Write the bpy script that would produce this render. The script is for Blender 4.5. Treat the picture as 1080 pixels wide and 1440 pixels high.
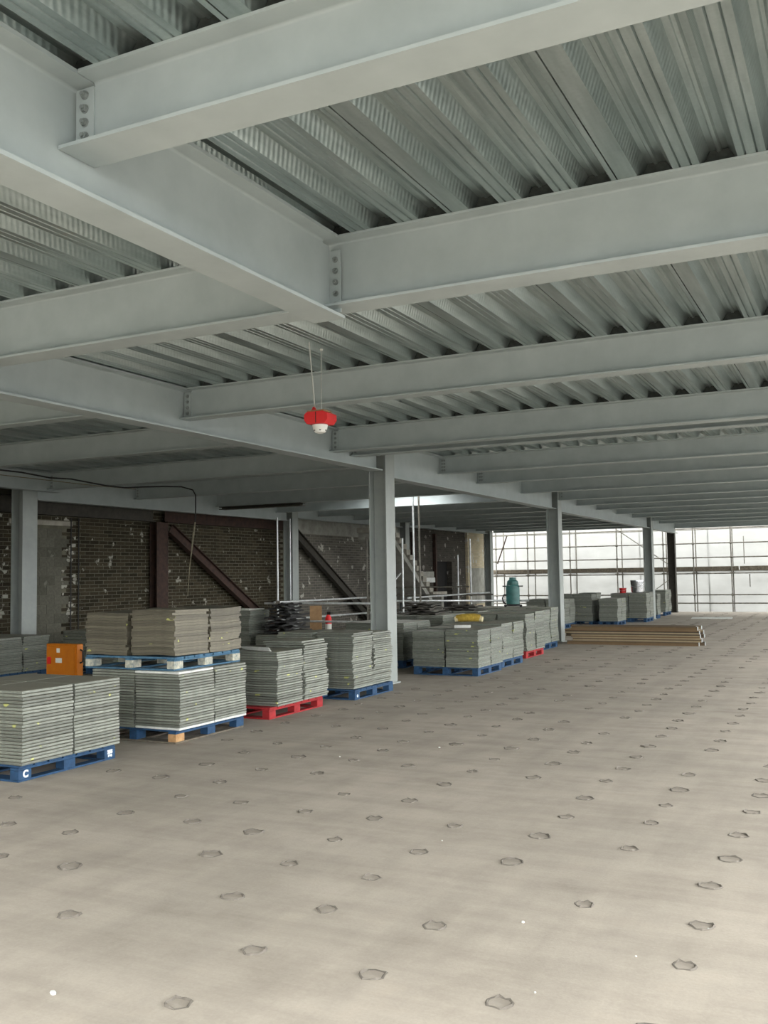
import bpy, math, random
from mathutils import Matrix, Vector

# ------------------------------------------------------------------ scene, camera, sky, exposure
scene = bpy.context.scene
for o in list(bpy.data.objects):
    bpy.data.objects.remove(o)
COL = scene.collection
random.seed(7)

EYE = 1.743
cam_d = bpy.data.cameras.new('camera')
cam_d.sensor_fit = 'VERTICAL'
cam_d.sensor_height = 36.0
cam_d.lens = 1349.2 / 1440.0 * 36.0
cam_d.clip_start = 0.05
cam_d.clip_end = 500
cam = bpy.data.objects.new('camera', cam_d)
COL.objects.link(cam)
RIGHT = Vector((0.894601, 0.446597, -0.015495))
UP = Vector((0.043183, -0.051884, 0.997719))
FWD = Vector((-0.444774, 0.893230, 0.065701))
m = Matrix((RIGHT, UP, -FWD)).transposed().to_4x4()
m.translation = Vector((0, 0, EYE))
cam.matrix_world = m
scene.camera = cam

world = bpy.data.worlds.new('overcast_sky')
scene.world = world
world.use_nodes = True
bg = world.node_tree.nodes['Background']
bg.inputs[0].default_value = (0.985, 0.995, 0.985, 1)
bg.inputs[1].default_value = 5.0

vs = scene.view_settings
vs.view_transform = 'Standard'
vs.look = 'None'
vs.gamma = 1.0
vs.use_curve_mapping = False
vs.exposure = 0.55

# ------------------------------------------------------------------ helpers
def srgb(r, g, b):
    def f(c):
        c /= 255.0
        return c / 12.92 if c <= 0.04045 else ((c + 0.055) / 1.055) ** 2.4
    return (f(r), f(g), f(b), 1.0)

class NT:
    def __init__(s, name):
        s.mat = bpy.data.materials.new(name)
        s.mat.use_nodes = True
        s.nt = s.mat.node_tree
        s.bsdf = s.nt.nodes['Principled BSDF']
        s.out = s.nt.nodes['Material Output']
    def n(s, kind, **kw):
        nd = s.nt.nodes.new('ShaderNode' + kind)
        for k, v in kw.items():
            if k.startswith('i_'):
                key = k[2:]
                key = int(key) if key.isdigit() else key.replace('_', ' ')
                nd.inputs[key].default_value = v
            else:
                setattr(nd, k, v)
        return nd
    def l(s, a, b):
        s.nt.links.new(a, b)
    def coord(s, scale=(1, 1, 1), kind='Object', rot=(0, 0, 0)):
        tc = s.n('TexCoord')
        mp = s.n('Mapping')
        mp.inputs['Scale'].default_value = scale
        mp.inputs['Rotation'].default_value = rot
        s.l(tc.outputs[kind], mp.inputs[0])
        return mp.outputs[0]
    def noise(s, vec, scale, detail=4, rough=0.6):
        nd = s.n('TexNoise')
        nd.inputs['Scale'].default_value = scale
        nd.inputs['Detail'].default_value = detail
        nd.inputs['Roughness'].default_value = rough
        if vec is not None:
            s.l(vec, nd.inputs['Vector'])
        return nd.outputs['Fac']
    def ramp(s, fac, stops, interp='LINEAR'):
        r = s.n('ValToRGB')
        r.color_ramp.interpolation = interp
        els = r.color_ramp.elements
        while len(els) < len(stops):
            els.new(0.5)
        for e, (p, c) in zip(els, stops):
            e.position = p
            e.color = c if len(c) == 4 else (*c, 1)
        s.l(fac, r.inputs[0])
        return r.outputs[0]
    def mix(s, fac, a, b, blend='MIX'):
        nd = s.n('MixRGB', blend_type=blend)
        for i, v in enumerate((fac, a, b)):
            if hasattr(v, 'links'):
                s.l(v, nd.inputs[i])
            elif i == 0:
                nd.inputs[0].default_value = v
            else:
                nd.inputs[i].default_value = v if len(v) == 4 else (*v, 1)
        return nd.outputs[0]
    def color(s, c):
        if hasattr(c, 'links'):
            s.l(c, s.bsdf.inputs['Base Color'])
        else:
            s.bsdf.inputs['Base Color'].default_value = c
    def bump(s, h, strength=0.3, dist=0.01):
        b = s.n('Bump')
        b.inputs['Strength'].default_value = strength
        b.inputs['Distance'].default_value = dist
        s.l(h, b.inputs['Height'])
        s.l(b.outputs[0], s.bsdf.inputs['Normal'])
    def set(s, rough=0.6, metal=0.0, spec=0.5):
        s.bsdf.inputs['Roughness'].default_value = rough
        s.bsdf.inputs['Metallic'].default_value = metal
        s.bsdf.inputs['Specular IOR Level'].default_value = spec
        return s.mat
    def rnd(s):
        """one random number for each thing / each loose piece"""
        oi = s.n('ObjectInfo')
        ge = s.n('NewGeometry')
        ad = s.n('Math', operation='ADD')
        s.l(oi.outputs['Random'], ad.inputs[0])
        s.l(ge.outputs['Random Per Island'], ad.inputs[1])
        fr = s.n('Math', operation='FRACT')
        s.l(ad.outputs[0], fr.inputs[0])
        return fr.outputs[0]

def plain(name, c1, c2=None, scale=6.0, rough=0.6, metal=0.0, spec=0.5, bump=0.0, kind='Object'):
    t = NT(name)
    if c2 is None:
        c2 = tuple(min(1, x * 0.82) for x in c1[:3]) + (1,)
    n = t.noise(t.coord(kind=kind), scale, 5)
    t.color(t.ramp(n, [(0.3, c2), (0.7, c1)]))
    if bump:
        t.bump(n, bump, 0.005)
    return t.set(rough, metal, spec)

M = {}
M['beam'] = plain('grey_steel_paint', srgb(178, 187, 187), srgb(166, 175, 175), 3.0, 0.45, 0, 0.4)
M['column'] = plain('grey_column_paint', srgb(160, 166, 162), srgb(146, 152, 150), 3.0, 0.45, 0, 0.4)
M['bolt'] = plain('zinc_bolt', srgb(150, 156, 154), srgb(128, 134, 132), 40, 0.4, 0.15)
M['rust'] = plain('red_oxide_steel', srgb(72, 50, 41), srgb(44, 32, 27), 8, 0.8)
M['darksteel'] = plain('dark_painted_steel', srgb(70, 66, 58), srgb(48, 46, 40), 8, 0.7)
M['blue'] = plain('blue_pallet_paint', srgb(38, 78, 116), srgb(24, 54, 84), 14, 0.75, bump=0.2)
M['bluefade'] = plain('faded_blue_pallet_paint', srgb(84, 122, 146), srgb(42, 82, 112), 16, 0.8, bump=0.2)
M['red'] = plain('red_pallet_paint', srgb(172, 36, 40), srgb(130, 24, 28), 14, 0.75, bump=0.2)
M['wood'] = plain('bare_pallet_wood', srgb(196, 158, 112), srgb(160, 120, 80), 18, 0.85, bump=0.3)
M['wornblock'] = plain('worn_painted_block', srgb(214, 208, 188), srgb(120, 132, 132), 22, 0.85, bump=0.3)
M['greywood'] = plain('weathered_board', srgb(120, 112, 98), srgb(88, 82, 72), 14, 0.9, bump=0.3)
M['white'] = plain('white_plastic', srgb(232, 232, 226), srgb(216, 216, 210), 6, 0.5)
M['whitepaint'] = plain('white_paint', srgb(235, 240, 242), srgb(205, 215, 222), 40, 0.7)
M['signred'] = plain('red_plastic', srgb(222, 42, 44), srgb(206, 30, 34), 5, 0.4)
M['orange'] = plain('orange_enamel', srgb(206, 122, 12), srgb(188, 104, 6), 6, 0.45)
M['teal'] = plain('teal_enamel', srgb(58, 112, 108), srgb(40, 86, 84), 8, 0.5)
M['black'] = plain('black_rubber', srgb(36, 36, 36), srgb(22, 22, 22), 10, 0.75)
M['cable'] = plain('black_cable', srgb(34, 34, 34), None, 30, 0.6)
M['rope'] = plain('pale_rope', srgb(150, 142, 120), srgb(96, 90, 76), 14, 0.9)
M['tube'] = plain('galvanised_tube', srgb(208, 212, 212), srgb(164, 168, 170), 9, 0.35, 0.35)
M['darktube'] = plain('dull_steel_tube', srgb(120, 116, 106), srgb(84, 82, 76), 9, 0.5, 0.3)
M['wire'] = plain('steel_wire', srgb(190, 192, 188), None, 30, 0.4, 0.5)
M['yellow'] = plain('yellow_sacking', srgb(200, 170, 70), srgb(150, 122, 42), 18, 0.85)
M['cream'] = plain('cream_card', srgb(224, 212, 172), srgb(196, 184, 146), 18, 0.85)
M['concrete'] = plain('pale_concrete', srgb(176, 172, 160), srgb(140, 136, 126), 5, 0.9, bump=0.2)
M['plaster'] = plain('grey_render', srgb(168, 168, 160), srgb(134, 134, 126), 4, 0.9, bump=0.2)
M['chrome'] = plain('bright_tin', srgb(206, 208, 212), srgb(176, 180, 186), 8, 0.2, 0.9)
M['trim'] = plain('white_metal_trim', srgb(226, 228, 224), srgb(196, 198, 194), 12, 0.5)
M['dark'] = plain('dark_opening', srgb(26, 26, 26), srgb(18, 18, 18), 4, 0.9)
M['slab'] = plain('slab_concrete', srgb(130, 128, 122), None, 3, 0.95)
M['ground'] = plain('outside_ground', srgb(88, 88, 84), None, 0.3, 0.95)
M['card'] = plain('brown_cardboard', srgb(170, 138, 100), srgb(146, 116, 84), 9, 0.9)

# galvanised deck
def deck_mat(name, emboss):
    t = NT(name)
    v = t.coord((6, 0.5, 6))
    n = t.noise(v, 2.0, 3)
    sp = t.noise(t.coord((1, 1, 1)), 38.0, 3)
    c = t.ramp(n, [(0.25, srgb(160, 171, 170)), (0.5, srgb(184, 195, 194)), (0.78, srgb(212, 222, 221))])
    c = t.mix(0.25, c, t.ramp(sp, [(0.3, srgb(120, 126, 124)), (0.7, srgb(220, 224, 220))]), 'MULTIPLY')
    t.color(c)
    r = t.ramp(sp, [(0.2, (0.28,) * 3), (0.8, (0.5,) * 3)])
    t.l(r, t.bsdf.inputs['Roughness'])
    if emboss:
        w = t.n('TexWave', wave_type='BANDS', bands_direction='Y', wave_profile='SIN')
        w.inputs['Scale'].default_value = 7.0
        w.inputs['Distortion'].default_value = 0.0
        sp2 = t.n('SeparateXYZ')
        cc = t.coord((1, 1, 1))
        t.l(cc, sp2.inputs[0])
        cb = t.n('CombineXYZ')
        sk = t.n('Math', operation='MULTIPLY_ADD')
        t.l(sp2.outputs[2], sk.inputs[0]); sk.inputs[1].default_value = 0.7
        t.l(sp2.outputs[1], sk.inputs[2])
        t.l(sk.outputs[0], cb.inputs[1])
        t.l(cb.outputs[0], w.inputs['Vector'])
        t.bump(w.outputs['Fac'], 0.22, 0.006)
    return t.set(0.4, 0.85)
M['deck'] = deck_mat('galvanised_deck', False)
for nd in list(M['deck'].node_tree.nodes):
    pass
M['deckweb'] = deck_mat('galvanised_deck_embossed', True)

# floor
def floor_mat(name, dark=1.0):
    t = NT(name)
    v = t.coord((1, 1, 1))
    big = t.noise(v, 0.35, 4, 0.55)
    st = t.noise(t.coord((0.25, 2.2, 1), rot=(0, 0, 0.12)), 1.6, 6, 0.65)
    st2 = t.noise(t.coord((2.4, 0.22, 1), rot=(0, 0, -0.1)), 1.4, 6, 0.65)
    fine = t.noise(v, 60, 3, 0.7)
    c = t.ramp(big, [(0.3, srgb(171 * dark, 163 * dark, 151 * dark)), (0.7, srgb(191 * dark, 181 * dark, 168 * dark))])
    med = t.noise(v, 2.3, 6, 0.68)
    c = t.mix(0.8, c, t.ramp(med, [(0.3, (0.80, 0.79, 0.78)), (0.55, (1.0, 1.0, 1.0)), (0.75, (1.07, 1.05, 1.03))]), 'MULTIPLY')
    c = t.mix(0.45, c, t.ramp(st, [(0.32, (0.66, 0.65, 0.64)), (0.58, (1.0, 1.0, 1.0))]), 'MULTIPLY')
    c = t.mix(0.5, c, t.ramp(st2, [(0.3, (0.78, 0.78, 0.79)), (0.6, (1.0, 1.0, 1.0))]), 'MULTIPLY')
    c = t.mix(0.35, c, t.ramp(fine, [(0.25, (0.7, 0.7, 0.7)), (0.75, (1.05, 1.05, 1.05))]), 'MULTIPLY')
    t.color(c)
    t.bump(fine, 0.25, 0.004)
    return t.set(0.85, 0, 0.25)
M['floor'] = floor_mat('dusty_concrete_screed')
M['mark'] = floor_mat('adhesive_residue', 0.66)
M['markin'] = floor_mat('adhesive_bed', 0.91)

# raised floor tile: galvanised edge, dusty face, odd dabs of yellow marking paint
def tile_mat(name, edge_lo, edge_hi, top):
    t = NT(name)
    rd = t.rnd()
    v = t.coord(kind='Object')
    wn = t.noise(t.coord((3, 3, 30)), 4.0, 5, 0.7)
    c = t.ramp(wn, [(0.3, edge_lo), (0.72, edge_hi)])
    br = t.ramp(rd, [(0.0, (0.66,) * 3), (1.0, (1.2,) * 3)])
    c = t.mix(1.0, c, br, 'MULTIPLY')
    ge = t.n('NewGeometry')
    sx = t.n('SeparateXYZ')
    t.l(ge.outputs['Normal'], sx.inputs[0])
    up = t.ramp(sx.outputs[2], [(0.6, (0, 0, 0)), (0.9, (1, 1, 1))])
    dust = t.ramp(t.noise(v, 5, 5), [(0.3, top), (0.7, tuple(x * 1.2 for x in top[:3]))])
    c = t.mix(up, c, dust)
    of = t.n('Vector' + 'Math', operation='SCALE')
    cbx = t.n('CombineXYZ')
    for q in range(3): t.l(rd, cbx.inputs[q])
    t.l(cbx.outputs[0], of.inputs[0]); of.inputs['Scale'].default_value = 37.0
    av = t.n('VectorMath', operation='ADD')
    t.l(t.coord(kind='Object'), av.inputs[0]); t.l(of.outputs[0], av.inputs[1])
    gl = t.noise(av.outputs[0], 9.0, 1)
    wv = t.n('TexWhiteNoise', noise_dimensions='1D')
    t.l(rd, wv.inputs['W'])
    ad = t.n('Math', operation='MULTIPLY_ADD')
    t.l(wv.outputs['Value'], ad.inputs[0]); ad.inputs[1].default_value = 0.16
    t.l(gl, ad.inputs[2])
    dab = t.ramp(ad.outputs[0], [(0.83, (0, 0, 0)), (0.86, (1, 1, 1))])
    c = t.mix(dab, c, srgb(190, 192, 120))
    t.color(c)
    t.bump(wn, 0.15, 0.003)
    return t.set(0.5, 0.25)
M['tile'] = tile_mat('galvanised_floor_tile', srgb(104, 109, 103), srgb(158, 162, 152), srgb(140, 137, 125))
M['carpet'] = tile_mat('brown_grey_sheet', srgb(84, 80, 68), srgb(122, 117, 102), srgb(100, 95, 82))

# brick
def brick_mat(name, lo, hi, spot, thr=0.655):
    t = NT(name)
    rd = t.rnd()
    c = t.ramp(rd, [(0.0, lo), (0.5, tuple((a + b) / 2 for a, b in zip(lo, hi))), (1.0, hi)])
    n = t.noise(t.coord(), 20, 5)
    c = t.mix(0.6, c, t.ramp(n, [(0.3, (0.6,) * 3), (0.7, (1.15,) * 3)]), 'MULTIPLY')
    geo = t.n('NewGeometry')
    n2 = t.n('TexNoise'); n2.inputs['Scale'].default_value = 4.5; n2.inputs['Detail'].default_value = 6
    t.l(geo.outputs['Position'], n2.inputs['Vector'])
    c = t.mix(t.ramp(n2.outputs['Fac'], [(thr, (0, 0, 0)), (thr + 0.035, (1, 1, 1))]), c, spot)
    t.color(c)
    t.bump(n, 0.4, 0.006)
    return t.set(0.9, 0, 0.2)
M['brick'] = brick_mat('old_stock_brick', srgb(46, 42, 32), srgb(70, 63, 49), srgb(150, 148, 138))
M['brick_flaky'] = brick_mat('flaking_painted_brick', srgb(50, 46, 37), srgb(76, 70, 58), srgb(172, 170, 160), 0.53)
M['mortar'] = plain('lime_mortar', srgb(112, 109, 94), srgb(84, 82, 70), 6, 0.95)
M['block'] = brick_mat('grey_blockwork', srgb(92, 92, 82), srgb(108, 106, 96), srgb(118, 116, 108))

def far_brick(name, c1, c2, mortar, mark=None):
    t = NT(name)
    geo = t.n('NewGeometry')
    sx = t.n('SeparateXYZ'); t.l(geo.outputs['Position'], sx.inputs[0])
    cb = t.n('CombineXYZ')
    t.l(sx.outputs[1], cb.inputs[0]); t.l(sx.outputs[2], cb.inputs[1])
    bt = t.n('TexBrick')
    t.l(cb.outputs[0], bt.inputs['Vector'])
    bt.inputs['Scale'].default_value = 1.0
    bt.inputs['Brick Width'].default_value = 0.29
    bt.inputs['Row Height'].default_value = 0.083
    bt.inputs['Mortar Size'].default_value = 0.008
    bt.inputs['Color1'].default_value = c1
    bt.inputs['Color2'].default_value = c2
    bt.inputs['Mortar'].default_value = mortar
    c = bt.outputs['Color']
    n2 = t.n('TexNoise'); n2.inputs['Scale'].default_value = 3.2; n2.inputs['Detail'].default_value = 6
    t.l(geo.outputs['Position'], n2.inputs['Vector'])
    c = t.mix(t.ramp(n2.outputs['Fac'], [(0.62, (0, 0, 0)), (0.66, (1, 1, 1))]), c, mark or srgb(190, 188, 178))
    t.color(c)
    t.bump(bt.outputs['Fac'], 0.4, -0.01)
    return t.set(0.9, 0, 0.2)
M['brick_grey'] = far_brick('grey_stair_brick', srgb(92, 90, 84), srgb(112, 108, 100), srgb(134, 130, 120))
M['brick_dark'] = far_brick('dark_chalked_brick', srgb(62, 60, 56), srgb(78, 74, 68), srgb(80, 78, 72), srgb(150, 148, 140))
M['brick_pale'] = far_brick('pale_daylit_pier_brick', srgb(178, 168, 142), srgb(196, 184, 156), srgb(180, 172, 154), srgb(196, 196, 188))  # pale brick, tone raised further to carry far daylight on the pier

# plastic sheeting that lets daylight through
t = NT('translucent_sheeting')
n = t.noise(t.coord((1, 1, 2.5)), 1.2, 5)
cw = t.ramp(n, [(0.3, (0.185, 0.186, 0.176)), (0.7, (0.232, 0.233, 0.222))])
tr = t.n('BsdfTranslucent'); t.l(cw, tr.inputs[0])
df = t.n('BsdfDiffuse'); df.inputs[0].default_value = (0.6, 0.61, 0.59, 1)
mx = t.n('MixShader'); mx.inputs[0].default_value = 0.35
t.l(tr.outputs[0], mx.inputs[1]); t.l(df.outputs[0], mx.inputs[2])
t.l(mx.outputs[0], t.out.inputs['Surface'])
M['sheet'] = t.mat

# ---------------------------------------------------------------- mesh helpers
class MB:
    def __init__(s):
        s.v = []; s.f = []; s.mi = []
    def add(s, vs, fs, mi=0):
        b = len(s.v)
        s.v += [tuple(v) for v in vs]
        s.f += [tuple(b + i for i in f) for f in fs]
        s.mi += [mi] * len(fs)
        return s
    def box(s, x0, x1, y0, y1, z0, z1, mi=0):
        return s.add([(x0, y0, z0), (x1, y0, z0), (x1, y1, z0), (x0, y1, z0), (x0, y0, z1), (x1, y0, z1), (x1, y1, z1), (x0, y1, z1)],
                     [(0, 3, 2, 1), (4, 5, 6, 7), (0, 1, 5, 4), (1, 2, 6, 5), (2, 3, 7, 6), (3, 0, 4, 7)], mi)
    def cbox(s, x0, x1, y0, y1, z0, z1, c=0.003, mi=0, M4=None):
        """box with chamfered edges on all its horizontal rims and corners"""
        rings = []
        for z, i in ((z0, c), (z0 + c, 0), (z1 - c, 0), (z1, c)):
            rings.append([(x0 + i, y0 + i, z), (x1 - i, y0 + i, z), (x1 - i, y1 - i, z), (x0 + i, y1 - i, z)])
        vs = [p for r in rings for p in r]
        if M4 is not None:
            vs = [tuple(M4 @ Vector(p)) for p in vs]
        fs = [(3, 2, 1, 0), (12, 13, 14, 15)]
        for k in range(3):
            for i in range(4):
                j = (i + 1) % 4
                fs.append((4 * k + i, 4 * k + j, 4 * k + 4 + j, 4 * k + 4 + i))
        return s.add(vs, fs, mi)
    def prism(s, poly, axis, a0, a1, mi=0):
        """poly in the two other axes (order x,y,z without axis), extruded"""
        n = len(poly)
        def P(q, a):
            if axis == 'x': return (a, q[0], q[1])
            if axis == 'y': return (q[0], a, q[1])
            return (q[0], q[1], a)
        vs = [P(q, a0) for q in poly] + [P(q, a1) for q in poly]
        fs = [tuple(range(n - 1, -1, -1)), tuple(range(n, 2 * n))]
        for i in range(n):
            j = (i + 1) % n
            fs.append((i, j, n + j, n + i))
        return s.add(vs, fs, mi)
    def tube(s, pts, r, seg=8, mi=0):
        pts = [Vector(p) for p in pts]
        vs = []; fs = []
        up0 = Vector((0.31, 0.17, 0.93)).normalized()
        for i, p in enumerate(pts):
            d = (pts[min(i + 1, len(pts) - 1)] - pts[max(i - 1, 0)]).normalized()
            a = d.cross(up0)
            if a.length < 1e-3:
                a = d.cross(Vector((1, 0, 0)))
            a.normalize(); b = d.cross(a)
            rr = r[i] if isinstance(r, (list, tuple)) else r
            for k in range(seg):
                t_ = 2 * math.pi * k / seg
                vs.append(p + a * math.cos(t_) * rr + b * math.sin(t_) * rr)
        for i in range(len(pts) - 1):
            for k in range(seg):
                j = (k + 1) % seg
                fs.append((i * seg + k, i * seg + j, (i + 1) * seg + j, (i + 1) * seg + k))
        fs.append(tuple(range(seg - 1, -1, -1)))
        fs.append(tuple((len(pts) - 1) * seg + k for k in range(seg)))
        return s.add(vs, fs, mi)
    def lathe(s, prof, seg=20, c=(0, 0, 0), mi=0):
        vs = []; fs = []
        for (r, z) in prof:
            for k in range(seg):
                t_ = 2 * math.pi * k / seg
                vs.append((c[0] + r * math.cos(t_), c[1] + r * math.sin(t_), c[2] + z))
        for i in range(len(prof) - 1):
            for k in range(seg):
                j = (k + 1) % seg
                fs.append((i * seg + k, i * seg + j, (i + 1) * seg + j, (i + 1) * seg + k))
        fs.append(tuple(range(seg - 1, -1, -1)))
        fs.append(tuple((len(prof) - 1) * seg + k for k in range(seg)))
        return s.add(vs, fs, mi)
    def mesh(s, name, mats, smooth=False):
        me = bpy.data.meshes.new(name)
        me.from_pydata(s.v, [], s.f)
        if not isinstance(mats, (list, tuple)):
            mats = [mats]
        for mm in mats:
            me.materials.append(mm)
        if len(mats) > 1:
            me.polygons.foreach_set('material_index', s.mi)
        if smooth:
            me.polygons.foreach_set('use_smooth', [True] * len(me.polygons))
            try:
                me.set_sharp_from_angle(angle=math.radians(35))
            except Exception:
                pass
        me.update()
        return me

def obj(name, me, parent=None, loc=(0, 0, 0), rot=(0, 0, 0)):
    o = bpy.data.objects.new(name, me)
    COL.objects.link(o)
    o.location = loc
    o.rotation_euler = rot
    if parent is not None:
        o.parent = parent
    return o
def part(name, mb, mats, parent, loc=(0, 0, 0), rot=(0, 0, 0), smooth=False):
    return obj(name, mb.mesh(name, mats, smooth), parent, loc, rot)
def tag(o, label, cat, group=None):
    o['label'] = label; o['category'] = cat; o['kind'] = 'thing'
    if group: o['group'] = group
    return o
def thing(name, label, cat, loc=(0, 0, 0), rotz=0.0, group=None):
    o = bpy.data.objects.new(name, None)
    o.empty_display_size = 0.1
    COL.objects.link(o)
    o.location = loc; o.rotation_euler = (0, 0, rotz)
    return tag(o, label, cat, group)
def struct(name, mb, mats):
    o = part(name, mb, mats, None)
    o['kind'] = 'structure'
    return o
def copy_tree(o, parent=None):
    c = o.copy()
    COL.objects.link(c)
    c.parent = parent
    for ch in o.children:
        copy_tree(ch, c)
    return c

# ---------------------------------------------------------------- main levels (metres)
ZD = 3.93            # underside of metal deck / top of beams
X0, X1 = -15.7, 3.3
Y0, Y1 = -0.4, 42.3        # deck and slab above; the floor itself runs on behind the camera
VOID = (-11.8, -9.8, 20.5, 23.1)      # opening in the deck above the stair

# ---------------------------------------------------------------- floor
floor = struct('floor', MB().box(X0 - 0.4, X1 + 1.0, -6.0, Y1, -0.35, 0.0), M['floor'])

def mark_mesh(seed):
    rg = random.Random(seed)
    n = 12
    base = []
    rot = rg.uniform(-0.15, 0.15) + 0.35
    for k in range(n):
        a = 2 * math.pi * k / n
        sq = 1.0 / max(abs(math.cos(a)), abs(math.sin(a)))
        r = 0.058 * (0.55 * sq + 0.45) * rg.uniform(0.86, 1.16)
        base.append((r * math.cos(a + rot), r * math.sin(a + rot)))
    mb = MB()
    vs = []
    hs = [rg.uniform(0.005, 0.013) if rg.random() < 0.55 else 0.002 for _ in range(n)]
    for s_, zz in ((1.12, 0.0004), (1.0, None), (0.86, 0.0008)):
        for k, (x, y) in enumerate(base):
            vs.append((x * s_, y * s_, hs[k] if zz is None else zz))
    fs = []
    for rr in range(2):
        for k in range(n):
            j = (k + 1) % n
            fs.append((rr * n + k, rr * n + j, (rr + 1) * n + j, (rr + 1) * n + k))
    mb.add(vs, fs)
    mb.f.append(tuple(2 * n + k for k in range(n))); mb.mi.append(1)
    return mb
mark_mbs = [mark_mesh(s) for s in range(9)]
mark_meshes = [b.mesh('adhesive_mark', [M['mark'], M['markin']]) for b in mark_mbs]
marks = []
rg = random.Random(3)
for j in range(-8, 6):
    for i in range(-3, 62):
        x = -2.001 + 0.6 * j + rg.gauss(0, 0.02)
        y = 4.441 + 0.6 * i + rg.gauss(0, 0.03)
        miss = rg.random() < 0.14
        k = rg.randrange(9); ro = rg.gauss(0, 0.25); sc = rg.uniform(0.75, 1.15)
        if miss or (x < -5.6 and y > 14.5) or (-6.8 < x < -3 and 22.9 < y < 24.3) or x < -6.35:
            continue
        d = FWD.dot(Vector((x, y, -EYE)))
        if d < 0.5: continue
        u = 540 + 1349.2 * RIGHT.dot(Vector((x, y, -EYE))) / d
        if u < -60 or u > 1300: continue
        marks.append((d, x, y, k, ro, sc))
marks.sort()
rest = MB()
for q, (d, x, y, k, ro, sc) in enumerate(marks):
    if q < 290:
        o = obj('adhesive_mark', mark_meshes[k], floor, (x, y, 0.0), (0, 0, ro))
        o.scale = (sc, sc, 1)
    else:
        c_, s_ = math.cos(ro) * sc, math.sin(ro) * sc
        b = mark_mbs[k]
        rest.add([(x + vx * c_ - vy * s_, y + vx * s_ + vy * c_, vz) for vx, vy, vz in b.v], b.f)
        rest.mi[-1] = 1
if rest.v:
    o = part('adhesive_marks_far', rest, [M['mark'], M['markin']], floor)
    o['kind'] = 'stuff'

# ---------------------------------------------------------------- ceiling slab and ribbed metal deck
va, vb, vc, vd = VOID
zc = ZD + 0.083
mb = MB()
mb.box(X0 - 0.4, X1, Y0, vc, zc, zc + 0.16)
mb.box(X0 - 0.4, X1, vd, Y1, zc, zc + 0.16)
mb.box(X0 - 0.4, va, vc, vd, zc, zc + 0.16)
mb.box(vb, X1, vc, vd, zc, zc + 0.16)
ceiling = struct('ceiling', mb, M['slab'])

PITCH = 1.0 / 3.0
def deck_profile():
    """one sheet, three ribs wide, as (x, z, web flag of the strip that follows)"""
    pts = []
    g = 0.011
    for r in range(3):
        x = r * PITCH
        # trough from x-0.035 .. x+0.105 (seam of the sheet at x of the first rib)
        if r == 0:
            pts += [(x, 0.0, 0), (x + 0.05, 0.0, 0)]
        else:
            pts += [(x - 0.035, 0.0, 0), (x - 0.002, 0.0, 0), (x + 0.004, g, 0), (x + 0.010, 0.0, 0), (x + 0.056, 0.0, 0), (x + 0.062, g, 0), (x + 0.068, 0.0, 0)]
        pts += [(x + 0.105, 0.0, 1), (x + 0.152, 0.080, 0), (x + 0.182, 0.080, 0), (x + 0.192, 0.068, 0), (x + 0.208, 0.068, 0), (x + 0.218, 0.080, 0), (x + 0.2513, 0.080, 1)]
    x = 3 * PITCH
    pts += [(x - 0.035, 0.0, 0), (x - 0.008, 0.0, 0), (x - 0.007, 0.014, 0), (x - 0.0005, 0.014, 0)]
    return pts
PROF = deck_profile()
ROWS = [Y0, 3.10, 5.42, 8.90, 12.35, 16.40, 20.5, 23.1, 27.0, 30.75, 35.4, Y1]
deck_meshes = {}
for a, b in zip(ROWS[:-1], ROWS[1:]):
    mb = MB()
    L = b - a
    n = len(PROF)
    vs = [(x, 0.003, z) for x, z, w in PROF] + [(x, L - 0.003, z) for x, z, w in PROF]
    for i in range(n - 1):
        mb.add([], [])
    mb.v = vs
    for i in range(n - 1):
        mb.f.append((i, n + i, n + i + 1, i + 1))
        mb.mi.append(PROF[i][2])
    deck_meshes[a] = mb.mesh('deck_sheet', [M['deck'], M['deckweb']])
XD = -1.17 + 0.035
kx = math.ceil((X0 - XD) / 1.0)
for a, b in zip(ROWS[:-1], ROWS[1:]):
    off = 0.0
    for k in range(-15, 10):
        x = XD + k * 1.0 + off
        if x < X0 - 0.3 or x > X1 - 0.95: continue
        if a >= vc - 0.01 and b <= vd + 0.01 and x + 1.0 > va + 0.2 and x < vb - 0.2: continue
        obj('deck_sheet', deck_meshes[a], ceiling, (x, a, ZD))
# foam fillers added over nearer cross beams; dark for shaded flute ends, stop light leaks
M['foam'] = plain('dark_foam', srgb(62, 66, 64), srgb(46, 50, 48), 30, 0.95)
fl = MB().prism([(0.108, 0.001), (0.294, 0.001), (0.250, 0.078), (0.154, 0.078)], 'y', -0.055, 0.055).mesh('flute_filler', M['foam'])
for yb_ in (3.10, 5.39, 8.87, 12.35):
    for k in range(-17 if yb_ > 6 else -6, 14):
        x = XD + k * PITCH
        if x > X1 - 0.4: continue
        obj('flute_filler', fl, ceiling, (x, yb_, ZD))

# ---------------------------------------------------------------- steel beams
def hex_bolt(axis):
    mb = MB()
    def ring(r, n, h):
        return [(r * math.cos(2 * math.pi * k / n), r * math.sin(2 * math.pi * k / n), h) for k in range(n)]
    for r, n, h0, h1 in ((0.021, 12, 0.0, 0.003), (0.0165, 6, 0.003, 0.016), (0.010, 8, 0.016, 0.026)):
        b = len(mb.v)
        vs = ring(r, n, h0) + ring(r, n, h1)
        fs = [tuple(range(n, 2 * n))] + [(k, (k + 1) % n, n + (k + 1) % n, n + k) for k in range(n)]
        mb.add(vs, fs)
    return mb.mesh('bolt', M['bolt'])
BOLT = hex_bolt('z')
R90 = math.pi / 2

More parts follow.
